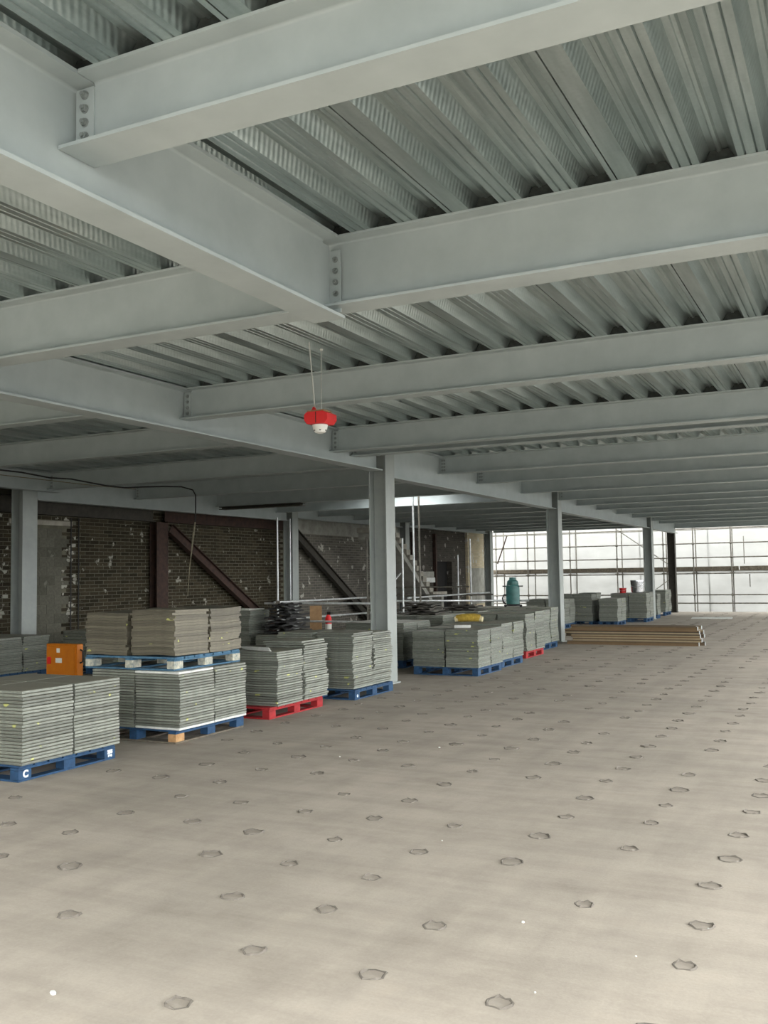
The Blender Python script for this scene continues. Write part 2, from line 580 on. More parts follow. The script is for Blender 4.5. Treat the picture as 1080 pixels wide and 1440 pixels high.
def web_poly(h, tw, tf, r=0.014):
    """half-thickness outline of the web with rounded roots, in (y, z)"""
    z0, z1 = tf, h - tf
    q = []
    seg = 4
    for k in range(seg + 1):       # bottom right root
        a = math.pi * 1.5 - k * math.pi / 2 / seg
        q.append((tw / 2 + r + r * math.cos(a), z0 + r + r * math.sin(a)))
    for k in range(seg + 1):
        a = math.pi - k * math.pi / 2 / seg
        q.append((tw / 2 + r + r * math.cos(a), z1 - r + r * math.sin(a)))
    left = [(-y, z) for y, z in reversed(q)]
    return q + left

def beam(label, axis, a0, a1, pos, zb, zt=ZD, bw=0.19, tf=0.016, tw=0.011, group=None, name='steel_beam', mat='beam', cope=(0, 0)):
    L = a1 - a0
    h = zt - zb
    loc = ((a0 + a1) / 2, pos, zb) if axis == 'x' else (pos, (a0 + a1) / 2, zb)
    o = thing(name, label, 'beam', loc, 0 if axis == 'x' else R90, group)
    c0, c1 = cope
    wb = MB().prism(web_poly(h, tw, tf), 'x', -L / 2 + c0, L / 2 - c1)
    if c0: wb.box(-L / 2, -L / 2 + c0, -tw / 2, tw / 2, tf, h - 0.035)
    if c1: wb.box(L / 2 - c1, L / 2, -tw / 2, tw / 2, tf, h - 0.035)
    part('web', wb, M[mat], o, smooth=True)
    part('top_flange', MB().box(-L / 2 + c0, L / 2 - c1, -bw / 2, bw / 2, h - tf, h - 0.0005), M[mat], o)
    part('bottom_flange', MB().box(-L / 2, L / 2, -bw / 2, bw / 2, 0, tf), M[mat], o)
    o['_L'] = L
    return o
def fin_plate(bm, h, z0, z1, side=-1, w=0.105, n=4, cols=1, inset=0.012, tw=0.011, end=-1):
    """side: local -y or +y face of the web; end: -1 start of the beam, +1 end"""
    L = bm['_L']
    xa = end * (L / 2 - inset); xb = end * (L / 2 - inset - w)
    y0 = side * tw / 2; y1 = side * (tw / 2 + 0.010)
    p = part('fin_plate', MB().box(min(xa, xb), max(xa, xb), min(y0, y1), max(y0, y1), z0, z1), M['beam'], bm)
    for c in range(cols):
        for k in range(n):
            fx = (c + 1) / (cols + 1)
            z = z0 + (z1 - z0) * (k + 0.5) / n
            obj('bolt', BOLT, p, (xa + (xb - xa) * fx, y1, z), (R90 if side < 0 else -R90, 0, 0))

XP1 = -7.0
XP0 = -3.045
XP2 = -15.0
# beams that run away from the camera
P0 = beam('short deep grey main beam ending at a bolted end plate against a cross beam', 'y', Y0, 5.36, XP0, 3.40, bw=0.235, tf=0.02, cope=(0, 0.085))
b = part('end_plate', MB().box(P0['_L'] / 2, P0['_L'] / 2 + 0.012, -0.085, 0.085, 0.05, 0.46), M['beam'], P0)
for s_ in (-1, 1):
    for k in range(5):
        obj('bolt', BOLT, b, (P0['_L'] / 2, s_ * 0.05, 0.10 + 0.075 * k), (0, -R90, 0))
G1 = 'main beams over the free-standing columns'
B1 = [beam('grey main beam passing behind the red hanging alarm to the first column', 'y', Y0, 13.80, XP1, 3.43, bw=0.235, tf=0.02, group=G1),
      beam('grey main beam between the two columns that flank the tile stacks', 'y', 14.19, 23.60, XP1, 3.345, bw=0.235, tf=0.02, group=G1),
      beam('grey main beam above the timber bundle and the buckets', 'y', 23.96, 35.5, XP1, 3.30, bw=0.235, tf=0.02, group=G1),
      beam('short grey main beam ending at the column beside the daylit scaffold', 'y', 35.85, 41.3, XP1, 3.30, bw=0.235, tf=0.02, group=G1)]
G2 = 'main beams along the brick wall'
beam('dark grey main beam over the column beside the blockwork panel', 'y', 6.0, 14.55, -14.72, 3.53, bw=0.22, group=G2)
beam('grey main beam in front of the rusty diagonal brace on the brick wall', 'y', 14.20, 23.72, -15.0, 3.37, bw=0.235, tf=0.02, group=G2)
beam('grey main beam above the stair and its scaffold guardrail', 'y', 24.22, 31.4, -15.0, 3.46, bw=0.235, tf=0.02, group=G2)
beam('grey main beam above the black doorway and the pale brick pier', 'y', 32.0, 40.2, -15.0, 3.50, bw=0.235, tf=0.02, group=G2)

# cross beams to the right of the column row
XR = X1 - 0.1
S0 = beam('grey cross beam with four large bolts at its end, straight above the open floor', 'x', XP0 + 0.012, XR, 3.10, 3.60, bw=0.22, cope=(0.11, 0))
fin_plate(S0, 0.33, 0.050, 0.298, n=4, w=0.10)
S1 = beam('long grey cross beam against which the short deep main beam ends', 'x', XP1 + 0.012, XR, 5.385 + 0.006, 3.475, bw=0.22, cope=(0.11, 0))
rights = [(8.87, 3.575, 'grey cross beam directly behind the red hanging alarm'),
          (12.35, 3.575, 'front one of the twin cross beams just before the first column'),
          (12.98, 3.575, 'rear one of the twin cross beams just before the first column'),
          (16.40, 3.60, 'first cross beam past the column that stands behind the near tile stacks'),
          (18.35, 3.575, 'second cross beam past the column that stands behind the near tile stacks'),
          (21.2, 3.575, 'third cross beam past the column that stands behind the near tile stacks'),
          (25.95, 3.57, 'first cross beam past the column at the timber bundle'),
          (28.15, 3.57, 'second cross beam past the column at the timber bundle'),
          (30.72, 3.57, 'third cross beam past the column at the timber bundle'),
          (33.06, 3.57, 'fourth cross beam past the column at the timber bundle'),
          (38.0, 3.57, 'cross beam between the bucket column and the open scaffolded edge'),
          (41.2, 3.50, 'last cross beam along the open edge before the white sheeting')]
GR = 'cross beams right of the column row'
for k, (y, zb, lb) in enumerate(rights):
    s_ = beam(lb, 'x', XP1 + 0.012, XR, y, zb, bw=0.19, group=GR, cope=(0.11, 0))
    if y < 21:
        fin_plate(s_, ZD - zb, 0.04, ZD - zb - 0.05, n=4, cols=1 if y < 14 else 2, w=0.09 if y < 14 else 0.13)
for y, lb in ((23.78, 'at the timber bundle'), (35.68, 'behind the buckets')):
    s_ = beam('cross beam bolted to the face of the column ' + lb, 'x', -6.845, XR, y, 3.57, bw=0.19, group='cross beams meeting the columns')
    fin_plate(s_, ZD - 3.57, 0.05, ZD - 3.57 - 0.05, n=3, w=0.10)

# cross beams between the column row and the brick wall
GL = 'cross beams between column row and brick wall'
lefts = [(8.13, 'shaded cross beam joining the main beams level with the red alarm'),
         (10.97, 'shaded cross beam next past the one level with the red alarm'),
         (14.35, 'shaded cross beam meeting the wall-side main beam above the blockwork column'),
         (17.25, 'shaded cross beam meeting the wall-side main beam above the rusty column'),
         (20.38, 'shaded cross beam on the near rim of the daylight opening in the deck'),
         (23.22, 'sunlit-faced cross beam on the far rim of the daylight opening'),
         (25.6, 'first shaded cross beam past the daylight opening'), (27.9, 'second shaded cross beam past the daylight opening'),
         (30.2, 'third shaded cross beam past the daylight opening'), (32.4, 'fourth shaded cross beam past the daylight opening'),
         (34.6, 'fifth shaded cross beam past the daylight opening'), (36.8, 'shaded cross beam over the black doorway'),
         (39.0, 'shaded cross beam at the edge of the pale brick pier'), (41.2, 'shaded cross beam above the end of the pale brick pier')]
for y, lb in lefts:
    s_ = beam(lb.replace('sunlit-faced', 'bright-faced'), 'x', -14.705 if y < 14.5 else -14.985, XP1 - 0.012, y, 3.575, bw=0.19, group=GL, cope=(0.11, 0.11))
    if y in (14.35, 17.25):
        fin_plate(s_, 0.35, 0.04, 0.30, n=4, w=0.09)
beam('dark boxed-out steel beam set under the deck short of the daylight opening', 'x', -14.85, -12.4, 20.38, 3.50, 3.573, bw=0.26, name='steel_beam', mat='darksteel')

# ---------------------------------------------------------------- steel columns
def column(label, x, y, ztop=ZD, sx=0.31, sy=0.33, tf=0.018, mat='column', group=None, name='steel_column'):
    o = thing(name, label, 'column', (x, y, 0), 0, group)
    part('base_plate', MB().box(-sx * 0.62, sx * 0.62, -sy * 0.62, sy * 0.62, 0.0, 0.02), M[mat], o)
    for s_ in (-1, 1):
        xa = s_ * sx / 2; xb = s_ * (sx / 2 - tf)
        part('flange', MB().box(min(xa, xb), max(xa, xb), -sy / 2, sy / 2, 0.02, ztop - 0.002), M[mat], o)
    part('web', MB().prism([(-(sx / 2 - tf), -0.006), ((sx / 2 - tf), -0.006), ((sx / 2 - tf), 0.006), (-(sx / 2 - tf), 0.006)], 'z', 0.02, ztop - 0.002), M[mat], o)
    return o
GC = 'free-standing steel columns'
column('grey steel column rising behind the tile stack on a blue pallet, opposite the red alarm', XP1 - 0.005, 13.995, group=GC)
column('grey steel column behind the end of the timber bundle', XP1 - 0.005, 23.78, group=GC)
column('grey steel column behind the buckets on the tile stacks', XP1 - 0.005, 35.68, sy=0.36, group=GC)
column('dark grey steel column at the slab edge against the bright sheeting', XP1 - 0.2, 41.55, sx=0.3, sy=0.3, mat='darksteel', group=GC)
GW = 'steel columns along the brick wall'
column('grey steel column in front of the blockwork panel', XP2, 13.96, sy=0.38, group=GW)
column('grey steel column beside the first brace of the brick wall, with a white pipe', XP2, 23.97, group=GW)
column('grey steel column behind the scaffold guardrail near the brown posts', XP2, 31.7, group=GW)
column('grey steel column at the end of the pale brick pier', XP2, 40.55, group=GW)
pp = part('drain_pipe', MB().tube([(-14.86, 23.70, 0.0), (-14.86, 23.70, 2.0), (-14.86, 23.70, 3.42)], 0.022, 10), M['tube'], None)
tag(pp, 'thin white pipe standing against the column by the brick wall', 'pipe')

# ---------------------------------------------------------------- brick wall on the left
XW = -15.7
mb = MB()
mb.box(XW - 0.35, XW - 0.006, -6.0, 24.9, 0, ZD + 0.07)
wall_left = struct('wall_left', mb, M['mortar'])
mb = MB().box(XW - 0.35, XW, 24.9, 32.9, 0, 3.08)
w2 = struct('wall_stair', mb, M['brick_grey'])
struct('trim_1', MB().box(XW - 0.35, XW + 0.03, 24.9, 32.9, 3.08, ZD + 0.07), M['plaster'])
mb = MB()
mb.box(XW - 0.35, XW, 32.9, 36.35, 0, ZD + 0.07)
mb.box(XW - 0.35, XW, 36.35, 37.95, 2.28, ZD + 0.07)
mb.box(XW - 0.35, XW, 37.95, 39.5, 0, ZD + 0.07)
struct('wall_doorway', mb, M['brick_dark'])
struct('doorway_shade', MB().box(XW - 0.34, XW - 0.24, 36.35, 37.95, 0, 2.28), M['dark'])  # flat dark panel paints the unlit depth of the open doorway
mb = MB().box(XW - 0.35, XW + 0.12, 39.5, 42.1, 0, ZD + 0.07)
struct('wall_pier', mb, M['brick_pale'])
struct('trim_2', MB().box(XW + 0.12, XW + 0.135, 39.7, 41.9, 0.4, 2.0), M['plaster'])

struct('light_blocker_back', MB().box(-16.05, -3.2, -6.3, -6.0, 0, 5.2), M['plaster'])  # unseen wall added behind the camera to cut light from behind
# bricks, each a piece of the wall; the 290 that show largest are objects
BL, BH = 0.29, 0.083
br_meshes = []
for s_ in range(4):
    rgb_ = random.Random(50 + s_)
    c = 0.004 + 0.003 * rgb_.random()
    br_meshes.append(MB().cbox(-0.02, 0.0, -BL / 2 + 0.010, BL / 2 - 0.010, -BH / 2 + 0.006, BH / 2 - 0.006, min(c, 0.003)))
br_shared = [b_.mesh('brick', M['brick']) for b_ in br_meshes]
br_flaky = [b_.mesh('brick', M['brick_flaky']) for b_ in br_meshes]
bricks = []
rgb_ = random.Random(11)
for r in range(0, 41):
    z = 0.06 + r * BH + BH / 2
    if z > 3.42: break
    off = (BL / 2 if r % 2 else 0.0)
    for k in range(0, 70):
        y = 10.0 + off + k * BL
        if y > 24.6: break
        if 14.75 < y < 15.75 and 0.2 < z < 2.92: continue
        if abs(z - 2.98) < 0.06 and 14.3 < y < 16.0: continue
        x = XW - 0.003 + rgb_.uniform(0.0, 0.004)
        s_ = rgb_.randrange(4)
        d = FWD.dot(Vector((x, y, z - EYE)))
        u = 540 + 1349.2 * RIGHT.dot(Vector((x, y, z - EYE))) / d
        seen = u > -5 and z > 0.95 and z < 3.15 and (78 < u < 212 or 232 < u < 392 or u < 8)
        bricks.append((0 if seen else 1, d, x, y, z, s_))
bricks.sort()
rest = MB()
for q, (sn, d, x, y, z, s_) in enumerate(bricks):
    if q < 295:
        obj('brick', (br_flaky if 15.5 < y < 15.98 or y < 14.25 else br_shared)[s_], wall_left, (x, y, z))
    else:
        b_ = br_meshes[s_]
        rest.add([(x + vx, y + vy, z + vz) for vx, vy, vz in b_.v], b_.f)
o = part('bricks_beyond', rest, M['brick'], wall_left); o['kind'] = 'stuff'
# grey blockwork panel that closes an old opening
blk = MB().cbox(-0.03, 0.0, -0.21, 0.21, -0.10, 0.10, 0.004).mesh('block', M['block'])
for r in range(13):
    z = 0.30 + r * 0.205
    for k in range(3 if r % 2 else 2):
        y = 14.82 + 0.21 + k * 0.425 - (0.21 if r % 2 else 0)
        if y > 15.75: continue
        obj('block', blk, wall_left, (XW - 0.001, y, z))
struct('trim_3', MB().cbox(XW - 0.05, XW + 0.03, 14.2, 15.95, 2.93, 3.03, 0.006), M['concrete'])

for y in (15.9, 16.13):
    o = part('conduit', MB().tube([(XW + 0.04, y, 0.0), (XW + 0.04, y, 1.6), (XW + 0.04, y, 3.12)], 0.014, 8), M['cable'], None)
    tag(o, 'thin black conduit running up the brick wall beside the blockwork panel', 'conduit', 'conduits on the brick wall')
# rusty frame on the wall
def rust_column(label, y, w, zt, group=None):
    o = thing('rusty_column', label, 'column', (XW + 0.16, y, 0), 0, group)
    part('flange', MB().box(0.10, 0.115, -w / 2, w / 2, 0, zt), M['rust'], o)
    part('flange', MB().box(-0.115, -0.10, -w / 2, w / 2, 0, zt), M['rust'], o)
    part('web', MB().box(-0.10, 0.10, -0.007, 0.007, 0, zt), M['rust'], o)
    return o
rust_column('red-brown rusty steel column standing against the dark brick wall', 18.72, 0.42, 3.13)
def flat_beam(label, y0, y1, z0, z1, mat):
    o = thing('steel_beam', label, 'beam', (XW + 0.15, (y0 + y1) / 2, z0))
    L = (y1 - y0) / 2; h = z1 - z0
    part('web', MB().box(-0.006, 0.006, -L, L, 0.018, h - 0.018), M[mat], o)
    part('bottom_flange', MB().box(-0.1, 0.1, -L, L, 0, 0.018), M[mat], o)
    part('top_flange', MB().box(-0.1, 0.1, -L, L, h - 0.018, h), M[mat], o)
flat_beam('rust-red steel beam along the top of the brick wall over the brace', 18.95, 24.5, 3.14, 3.50, 'rust')
flat_beam('dark steel beam along the wall top beside the rusty column', 13.0, 18.5, 3.14, 3.50, 'darksteel')
def brace(label, ya, za, yb, zb, x, mat, w=0.2):
    L = math.hypot(yb - ya, zb - za)
    a = math.atan2(zb - za, yb - ya)
    o = thing('steel_brace', label, 'brace', (x, ya, za))
    for s_ in (-1, 1):
        part('flange', MB().box(-0.08, 0.08, 0, L, s_ * w / 2 - 0.008, s_ * w / 2 + 0.008), M[mat], o, (0, 0, 0), (a, 0, 0))
    part('web', MB().box(-0.006, 0.006, 0, L, -w / 2 + 0.008, w / 2 - 0.008), M[mat], o, (0, 0, 0), (a, 0, 0))
brace('rusty diagonal steel brace crossing the dark brick wall', 19.1, 2.98, 24.0, 0.13, XW + 0.2, 'rust', 0.24)
brace('dark diagonal steel brace in front of the grey stair wall', 24.75, 3.12, 29.9, 0.15, XW + 0.3, 'darksteel', 0.26)

# brown posts and board by the doorway
for y, w, lb in ((33.1, 0.18, 'brown timber post nearest the wall-side column'), (33.9, 0.22, 'wider brown timber post in the middle of three'), (35.98, 0.12, 'thin brown timber post beside the black doorway')):
    o = part('timber_post', MB().cbox(XW + 0.01, XW + 0.14, y - w / 2, y + w / 2, 0, 3.4, 0.008), M['rust'], None)
    tag(o, lb, 'post', 'brown posts by the doorway')
o = part('wall_panel', MB().cbox(XW + 0.02, XW + 0.10, 34.7, 35.9, 1.42, 1.62, 0.006), M['trim'], None)
tag(o, 'white horizontal panel fixed low on the dark wall beside the black doorway', 'panel')
o = part('plaster_panel', MB().cbox(XW + 0.02, XW + 0.08, 34.75, 35.85, 1.63, 1.86, 0.006), M['plaster'], None)
tag(o, 'grey plaster panel sitting just above the white panel by the doorway', 'panel')

# ---------------------------------------------------------------- stair
st = thing('concrete_stair', 'pale concrete stair flight rising under the daylight opening in the deck', 'stair', (-14.1, 27.4, -0.25))
for k in range(12):
    y = 0.35 + k * 0.26
    z = 3.55 - k * 0.18
    part('step', MB().cbox(-0.65, 0.65, y - 0.15, y + 0.13, z - 0.17, z, 0.008), M['concrete'], st)
part('waist_slab', MB().prism([(0.2, 3.36), (3.4, 1.15), (3.4, 0.95), (0.2, 3.16)], 'x', -0.6, 0.6), M['plaster'], st)
part('landing', MB().cbox(-0.65, 0.65, 3.36, 4.6, 1.2, 1.38, 0.01), M['concrete'], st)
part('support_wall', MB().box(-0.6, 0.6, 4.2, 4.4, 0.25, 1.2), M['plaster'], st)

# ---------------------------------------------------------------- guardrail around the stair
gr = thing('scaffold_guardrail', 'silver scaffold tube guardrail around the stair opening behind the tile stacks', 'guardrail', (0, 0, 0))
def gtube(nm, a, b_, mat='tube', r=0.026):
    a = Vector(a); b_ = Vector(b_)
    part(nm, MB().tube([a, b_], r, 10), M[mat], gr, smooth=True)
def coupler(p):
    part('coupler', MB().cbox(-0.05, 0.05, -0.05, 0.05, -0.05, 0.05, 0.012), M['darktube'], gr, p, (0.2, 0.1, 0.4))
gx0, gx1, gy0, gy1 = -13.75, -10.75, 22.3, 27.6
for x, y, zt, mt in ((-13.75, 21.3, 3.3, 'tube'), (-13.4, 25.7, 2.9, 'darktube'), (-11.4, 24.0, 2.75, 'tube'), (-10.25, 22.25, 4.6, 'tube'), (-10.2, 22.5, 4.6, 'darktube'), (-11.1, 28.35, 2.85, 'tube'), (-13.9, 27.0, 1.9, 'tube'), (-13.0, 26.5, 1.9, 'tube'), (-12.4, 30.5, 2.4, 'tube')):
    gtube('standard', (x, y, 0), (x, y, zt), mt)
for z in (1.08, 0.62):
    gtube('rail', (-13.8, 21.2, z), (-13.4, 26.0, z))
    gtube('rail', (-14.2, 21.35, z - 0.03), (-10.6, 21.6, z - 0.05), 'tube')
    gtube('rail', (-11.2, 23.9, z + 0.03), (-10.95, 29.6, z + 0.05))
    gtube('rail', (-11.8, 24.1, z - 0.06), (-7.9, 24.3, z - 0.06) if z > 1 else (-8.4, 24.3, z - 0.06))
    gtube('rail', (-14.2, 27.2, z + 0.02), (-10.2, 27.9, z + 0.02), 'darktube')
for z in (1.35, 0.25):
    gtube('rail', (-13.9, 27.1, z), (-10.9, 27.7, z), 'darktube')
gtube('rail', (-11.7, 24.05, 0.36), (-8.6, 24.15, 0.36))
gtube('rail', (-13.9, 27.0, 1.75), (-13.0, 26.5, 1.75))
gtube('brace', (-13.3, 26.0, 0.9), (-12.9, 27.0, 1.8))
gtube('brace', (-13.9, 26.9, 1.2), (-13.3, 26.1, 0.85))
for p in ((-13.75, 21.3, 1.08), (-13.75, 21.3, 0.62), (-11.15, 24.15, 1.08), (-11.15, 24.15, 0.6), (-11.1, 28.35, 1.1), (-11.1, 28.35, 0.65), (-13.4, 25.75, 1.08), (-13.4, 25.75, 0.62)):
    coupler(p)
o = part('landing_board', MB().cbox(-12.0, -10.36, 21.6, 22.6, 0.16, 0.30, 0.01), M['concrete'], None)
tag(o, 'pale slab lying on dark battens beside the steel column and guardrail', 'slab')
for y in (21.75, 22.4):
    o = part('batten', MB().cbox(-12.0, -10.40, y - 0.06, y + 0.06, 0.0, 0.158, 0.006), M['dark'], None)
    tag(o, 'dark timber batten under the pale slab beside the guardrail', 'batten', 'battens under the pale slab')

# ---------------------------------------------------------------- outside: scaffold and sheeting
sc_ = thing('facade_scaffold', 'tube and board scaffold standing outside the open end of the floor', 'scaffold', (0, 0, 0))
YI, YO = 43.2, 44.45
def stube(nm, a, b_, r=0.027, mat='darktube'):
    part(nm, MB().tube([a, b_], r, 8), M[mat], sc_, smooth=True)
ix = [-15.6, -14.04, -12.02, -9.88, -7.85, -6.58, -5.03, -2.9, -0.8, 1.3, 3.4]
for x in ix:
    stube('standard', (x, YI, -1.5), (x, YI, 5.6))
    xo = x - 0.08 if x > -8 else x - 0.05
    stube('standard', (xo, YO, -1.5), (xo, YO, 5.6))
    for z in (-0.35, 1.62):
        stube('transom', (x - 0.04, YI - 0.15, z), (x - 0.04, YO + 0.15, z), 0.025)
    for z in (0.69, 1.62, 2.29, 2.9):
        part('coupler', MB().cbox(-0.045, 0.045, -0.045, 0.045, -0.05, 0.05, 0.012), M['darktube'], sc_, (x, YI, z))
for z in (2.9, 2.29, 0.69, 0.33):
    stube('ledger', (-16.5, YI - 0.05, z), (4.2, YI - 0.05, z))
for z in (1.60, 3.55):
    stube('ledger', (-16.5, YI + 0.05, z), (4.2, YI + 0.05, z), 0.022)
    stube('ledger', (-16.5, YO - 0.05, z), (4.2, YO - 0.05, z), 0.022)
xx = -16.4
while xx < 4:
    for k in range(5):
        y = YI + 0.1 + k * 0.235
        part('board', MB().cbox(xx, xx + 3.85, y, y + 0.225, 1.70, 1.745, 0.004), M['greywood'], sc_)
    part('toe_board', MB().cbox(xx, xx + 3.85, YI + 0.04, YI + 0.075, 1.745, 1.90, 0.004), M['greywood'], sc_)
    xx += 3.9
for xs in (-8.84, -4.63, -4.43):
    stube('short_tube', (xs, YO - 0.1, 1.0 if xs > -4.5 else 2.0), (xs, YO - 0.1, 1.55 if xs > -4.5 else 3.2), 0.02)
stube('brace', (-9.9, YI + 0.08, 3.65), (-7.35, YI + 0.08, 1.8), 0.02)
stube('brace', (-8.2, YI + 0.08, 0.95), (-7.3, YI + 0.08, 1.6), 0.02)
stube('brace', (-15.5, YI - 0.1, 2.2), (-15.0, YI - 0.1, 3.5), 0.03, 'rust')

sh = thing('scaffold_sheeting', 'white translucent plastic sheeting hung on the outside of the scaffold', 'sheeting', (0, 0, 0))
def sheet(x0, x1, z0, z1, seed):
    r_ = random.Random(seed)
    ph = [r_.uniform(0, 6.28) for _ in range(6)]
    nx, nz = 34, 26
    vs = []; fs = []
    for j in range(nz + 1):
        for i in range(nx + 1):
            u = i / nx; w = j / nz
            x = x0 + (x1 - x0) * u; z = z0 + (z1 - z0) * w
            y = 44.75 + 0.035 * math.sin(5 * u + 7 * w + ph[0]) + 0.02 * math.sin(14 * u - 6 * w + ph[1]) + 0.015 * math.sin(23 * w + 4 * u + ph[2]) + 0.012 * math.sin(31 * u + 19 * w + ph[3])
            vs.append((x, y, z))
    for j in range(nz):
        for i in range(nx):
            a = j * (nx + 1) + i
            fs.append((a, a + 1, a + nx + 2, a + nx + 1))
    part('sheet', MB().add(vs, fs), M['sheet'], sh, smooth=True)
for k in range(8):
    xa = -18.2 + k * 3.0
    sheet(xa, xa + 3.06, -2.2, 1.75, 2 * k)
    sheet(xa, xa + 3.06, 1.66, 5.7, 2 * k + 1)
struct('ground', MB().box(-600, 600, -600, 600, -7.2, -7.0), M['ground'])

# ---------------------------------------------------------------- pallets
def pallet(label, xr, y0, z=0.0, sx=1.05, sy=1.2, mat='blue', blocks=None, group=None, bottom=None, rot=0.0):
    """xr: right-hand side in X; y0: start in Y.  Nine blocks, bottom boards, cross boards and deck boards."""
    o = thing('pallet', label, 'pallet', (xr, y0, z), rot, group)
    bm = bottom or mat
    blocks = blocks or {}
    bx = [(-0.10, 0.0), (-sx / 2 - 0.05, -sx / 2 + 0.05), (-sx, -sx + 0.10)]
    by = [(0.0, 0.145), (sy / 2 - 0.07, sy / 2 + 0.07), (sy - 0.145, sy)]
    made = {}
    for i, (xa, xb) in enumerate(bx):
        for j, (ya, yb) in enumerate(by):
            made[(i, j)] = part('block', MB().cbox(xa, xb, ya, yb, 0.0185, 0.100, 0.003), M[blocks.get((i, j), mat)], o)
    for xa, xb in bx:
        part('bottom_board', MB().cbox(xa, xb, 0.0, sy, 0.0, 0.018, 0.002), M[bm], o)
    for ya, yb in (by[0], by[2]):
        for xa, xb in ((bx[0][0] - 0.001, bx[1][1] + 0.001), (bx[1][0] - 0.001, bx[2][1] + 0.001)):
            part('bottom_board', MB().cbox(xb, xa, ya, yb, 0.0, 0.018, 0.002), M[bm], o)
    for xa, xb in bx:
        part('stringer_board', MB().cbox(xa, xb, 0.0, sy, 0.1005, 0.120, 0.002), M[mat], o)
    n = 7
    w = sy / n
    for k in range(n):
        part('deck_board', MB().cbox(-sx, 0, k * w + 0.012, (k + 1) * w - 0.012, 0.1205, 0.143, 0.002), M[mat], o)
    return o, made
def letters(parent, text, size, loc, rot, name='painted_letter'):
    cu = bpy.data.curves.new('txt', 'FONT')
    cu.body = text; cu.size = size; cu.extrude = 0.0012; cu.align_x = 'CENTER'; cu.align_y = 'CENTER'; cu.offset = 0.004
    tmp = bpy.data.objects.new('txt', cu)
    COL.objects.link(tmp)
    dg = bpy.context.evaluated_depsgraph_get()
    me = bpy.data.meshes.new_from_object(tmp.evaluated_get(dg))
    bpy.data.objects.remove(tmp)
    me.materials.clear(); me.materials.append(M['whitepaint'])
    return obj(name, me, parent, loc, rot)

# ---------------------------------------------------------------- raised floor tiles in stacks
TT = 0.0293
TILE_MB = MB().cbox(-0.299, 0.299, -0.299, 0.299, 0.0005, TT - 0.0034, 0.0045)
TILE = TILE_MB.mesh('access_tile', M['tile'])
TILE_W = TILE_MB.mesh('access_tile', M['trim'])
STUFF = MB()
def stack(xr, y0, z0, n, label=None, group=None, piles=None, nx=2, ny=2, lean=0.008, jit=0.006, seed=0, gap=0.03, rot=0.0, whites=()):
    """n tiles high in each column; label given: columns that show are separate tiles; else they join the far tiles"""
    r_ = random.Random(seed)
    for ix_ in range(nx):
        for iy_ in range(ny):
            cx = xr - 0.30 - ix_ * (0.60 + gap)
            cy = y0 + 0.30 + iy_ * (0.60 + gap)
            p1, p2 = r_.uniform(0, 6.28), r_.uniform(0, 6.28)
            f1, f2 = r_.uniform(0.2, 0.5), r_.uniform(0.2, 0.5)
            nn = n if isinstance(n, int) else n[ix_][iy_]
            for k in range(nn):
                dx = lean * math.sin(p1 + f1 * k) + r_.uniform(-jit, jit)
                dy = lean * math.sin(p2 + f2 * k) + r_.uniform(-jit, jit)
                q_ = gap / 2 - 0.002
                dx = max(-q_, min(q_, dx)); dy = max(-q_, min(q_, dy))
                a = max(-0.006, min(0.006, r_.gauss(0, 0.004))) + rot
                hidden = ix_ >= 1 and iy_ >= 1
                if label and not hidden:
                    pos = 'bottom ' if k == 0 else ('topmost ' if k == nn - 1 else '')
                    pile = piles[(ix_, iy_)]
                    white = (ix_, iy_, k) in whites
                    o = obj('access_tile', TILE_W if white else TILE, None, (cx + dx, cy + dy, z0 + k * TT), (0, 0, a))
                    tag(o, pos + ('white-edged' if white else 'grey') + ' metal floor tile ' + pile + ', ' + label, 'floor tile', group)
                else:
                    M4 = Matrix.Translation((cx + dx, cy + dy, z0 + k * TT)) @ Matrix.Rotation(a, 4, 'Z')
                    STUFF.add([tuple(M4 @ Vector(v)) for v in TILE_MB.v], TILE_MB.f)
PZ = 0.1435
# stack A: pallet with the white letter
pA, mA = pallet('blue pallet with a white painted C on its corner block', -6.62, 6.12, sx=1.15, sy=1.2)
letters(mA[(0, 0)], 'C', 0.085, (0.0004, 0.080, 0.060), (R90, 0, R90))
letters(mA[(0, 2)], '255', 0.045, (0.0004, 1.128, 0.075), (R90, 0, R90))
letters(mA[(0, 2)], 'rac', 0.040, (0.0004, 1.128, 0.043), (R90, 0, R90))
stack(-6.58, 6.12, PZ, 22, 'stack lettered C', 'tiles on the lettered blue pallet', {(0, 0): 'above the C block', (0, 1): 'above the numbered block', (1, 0): 'behind the C block'}, seed=1, lean=0.004, jit=0.004, gap=0.017)
# stack B with another pallet on top
pallet('blue pallet with one bare wooden corner block', -6.56, 8.17, sx=1.15, sy=1.24, blocks={(0, 0): 'wood', (0, 1): 'blue'}, bottom='greywood')
stack(-6.5, 8.16, PZ, 21, 'under the upper pallet', 'tiles under the upper pallet', {(0, 0): 'above the bare wooden block', (0, 1): 'next to the red pallet', (1, 0): 'behind the wooden block'}, whites={(0, 0, 0), (0, 1, 0), (0, 0, 20)}, seed=2, lean=0.004, jit=0.004, gap=0.017)
zB = PZ + 21 * TT + 0.0005
wb = {(i, j): 'wornblock' for i in range(3) for j in range(3)}
pallet('worn blue pallet with whitish blocks standing on top of a tile stack', -6.60, 8.20, zB, sx=1.25, sy=1.2, mat='bluefade', blocks=wb, rot=0.0)
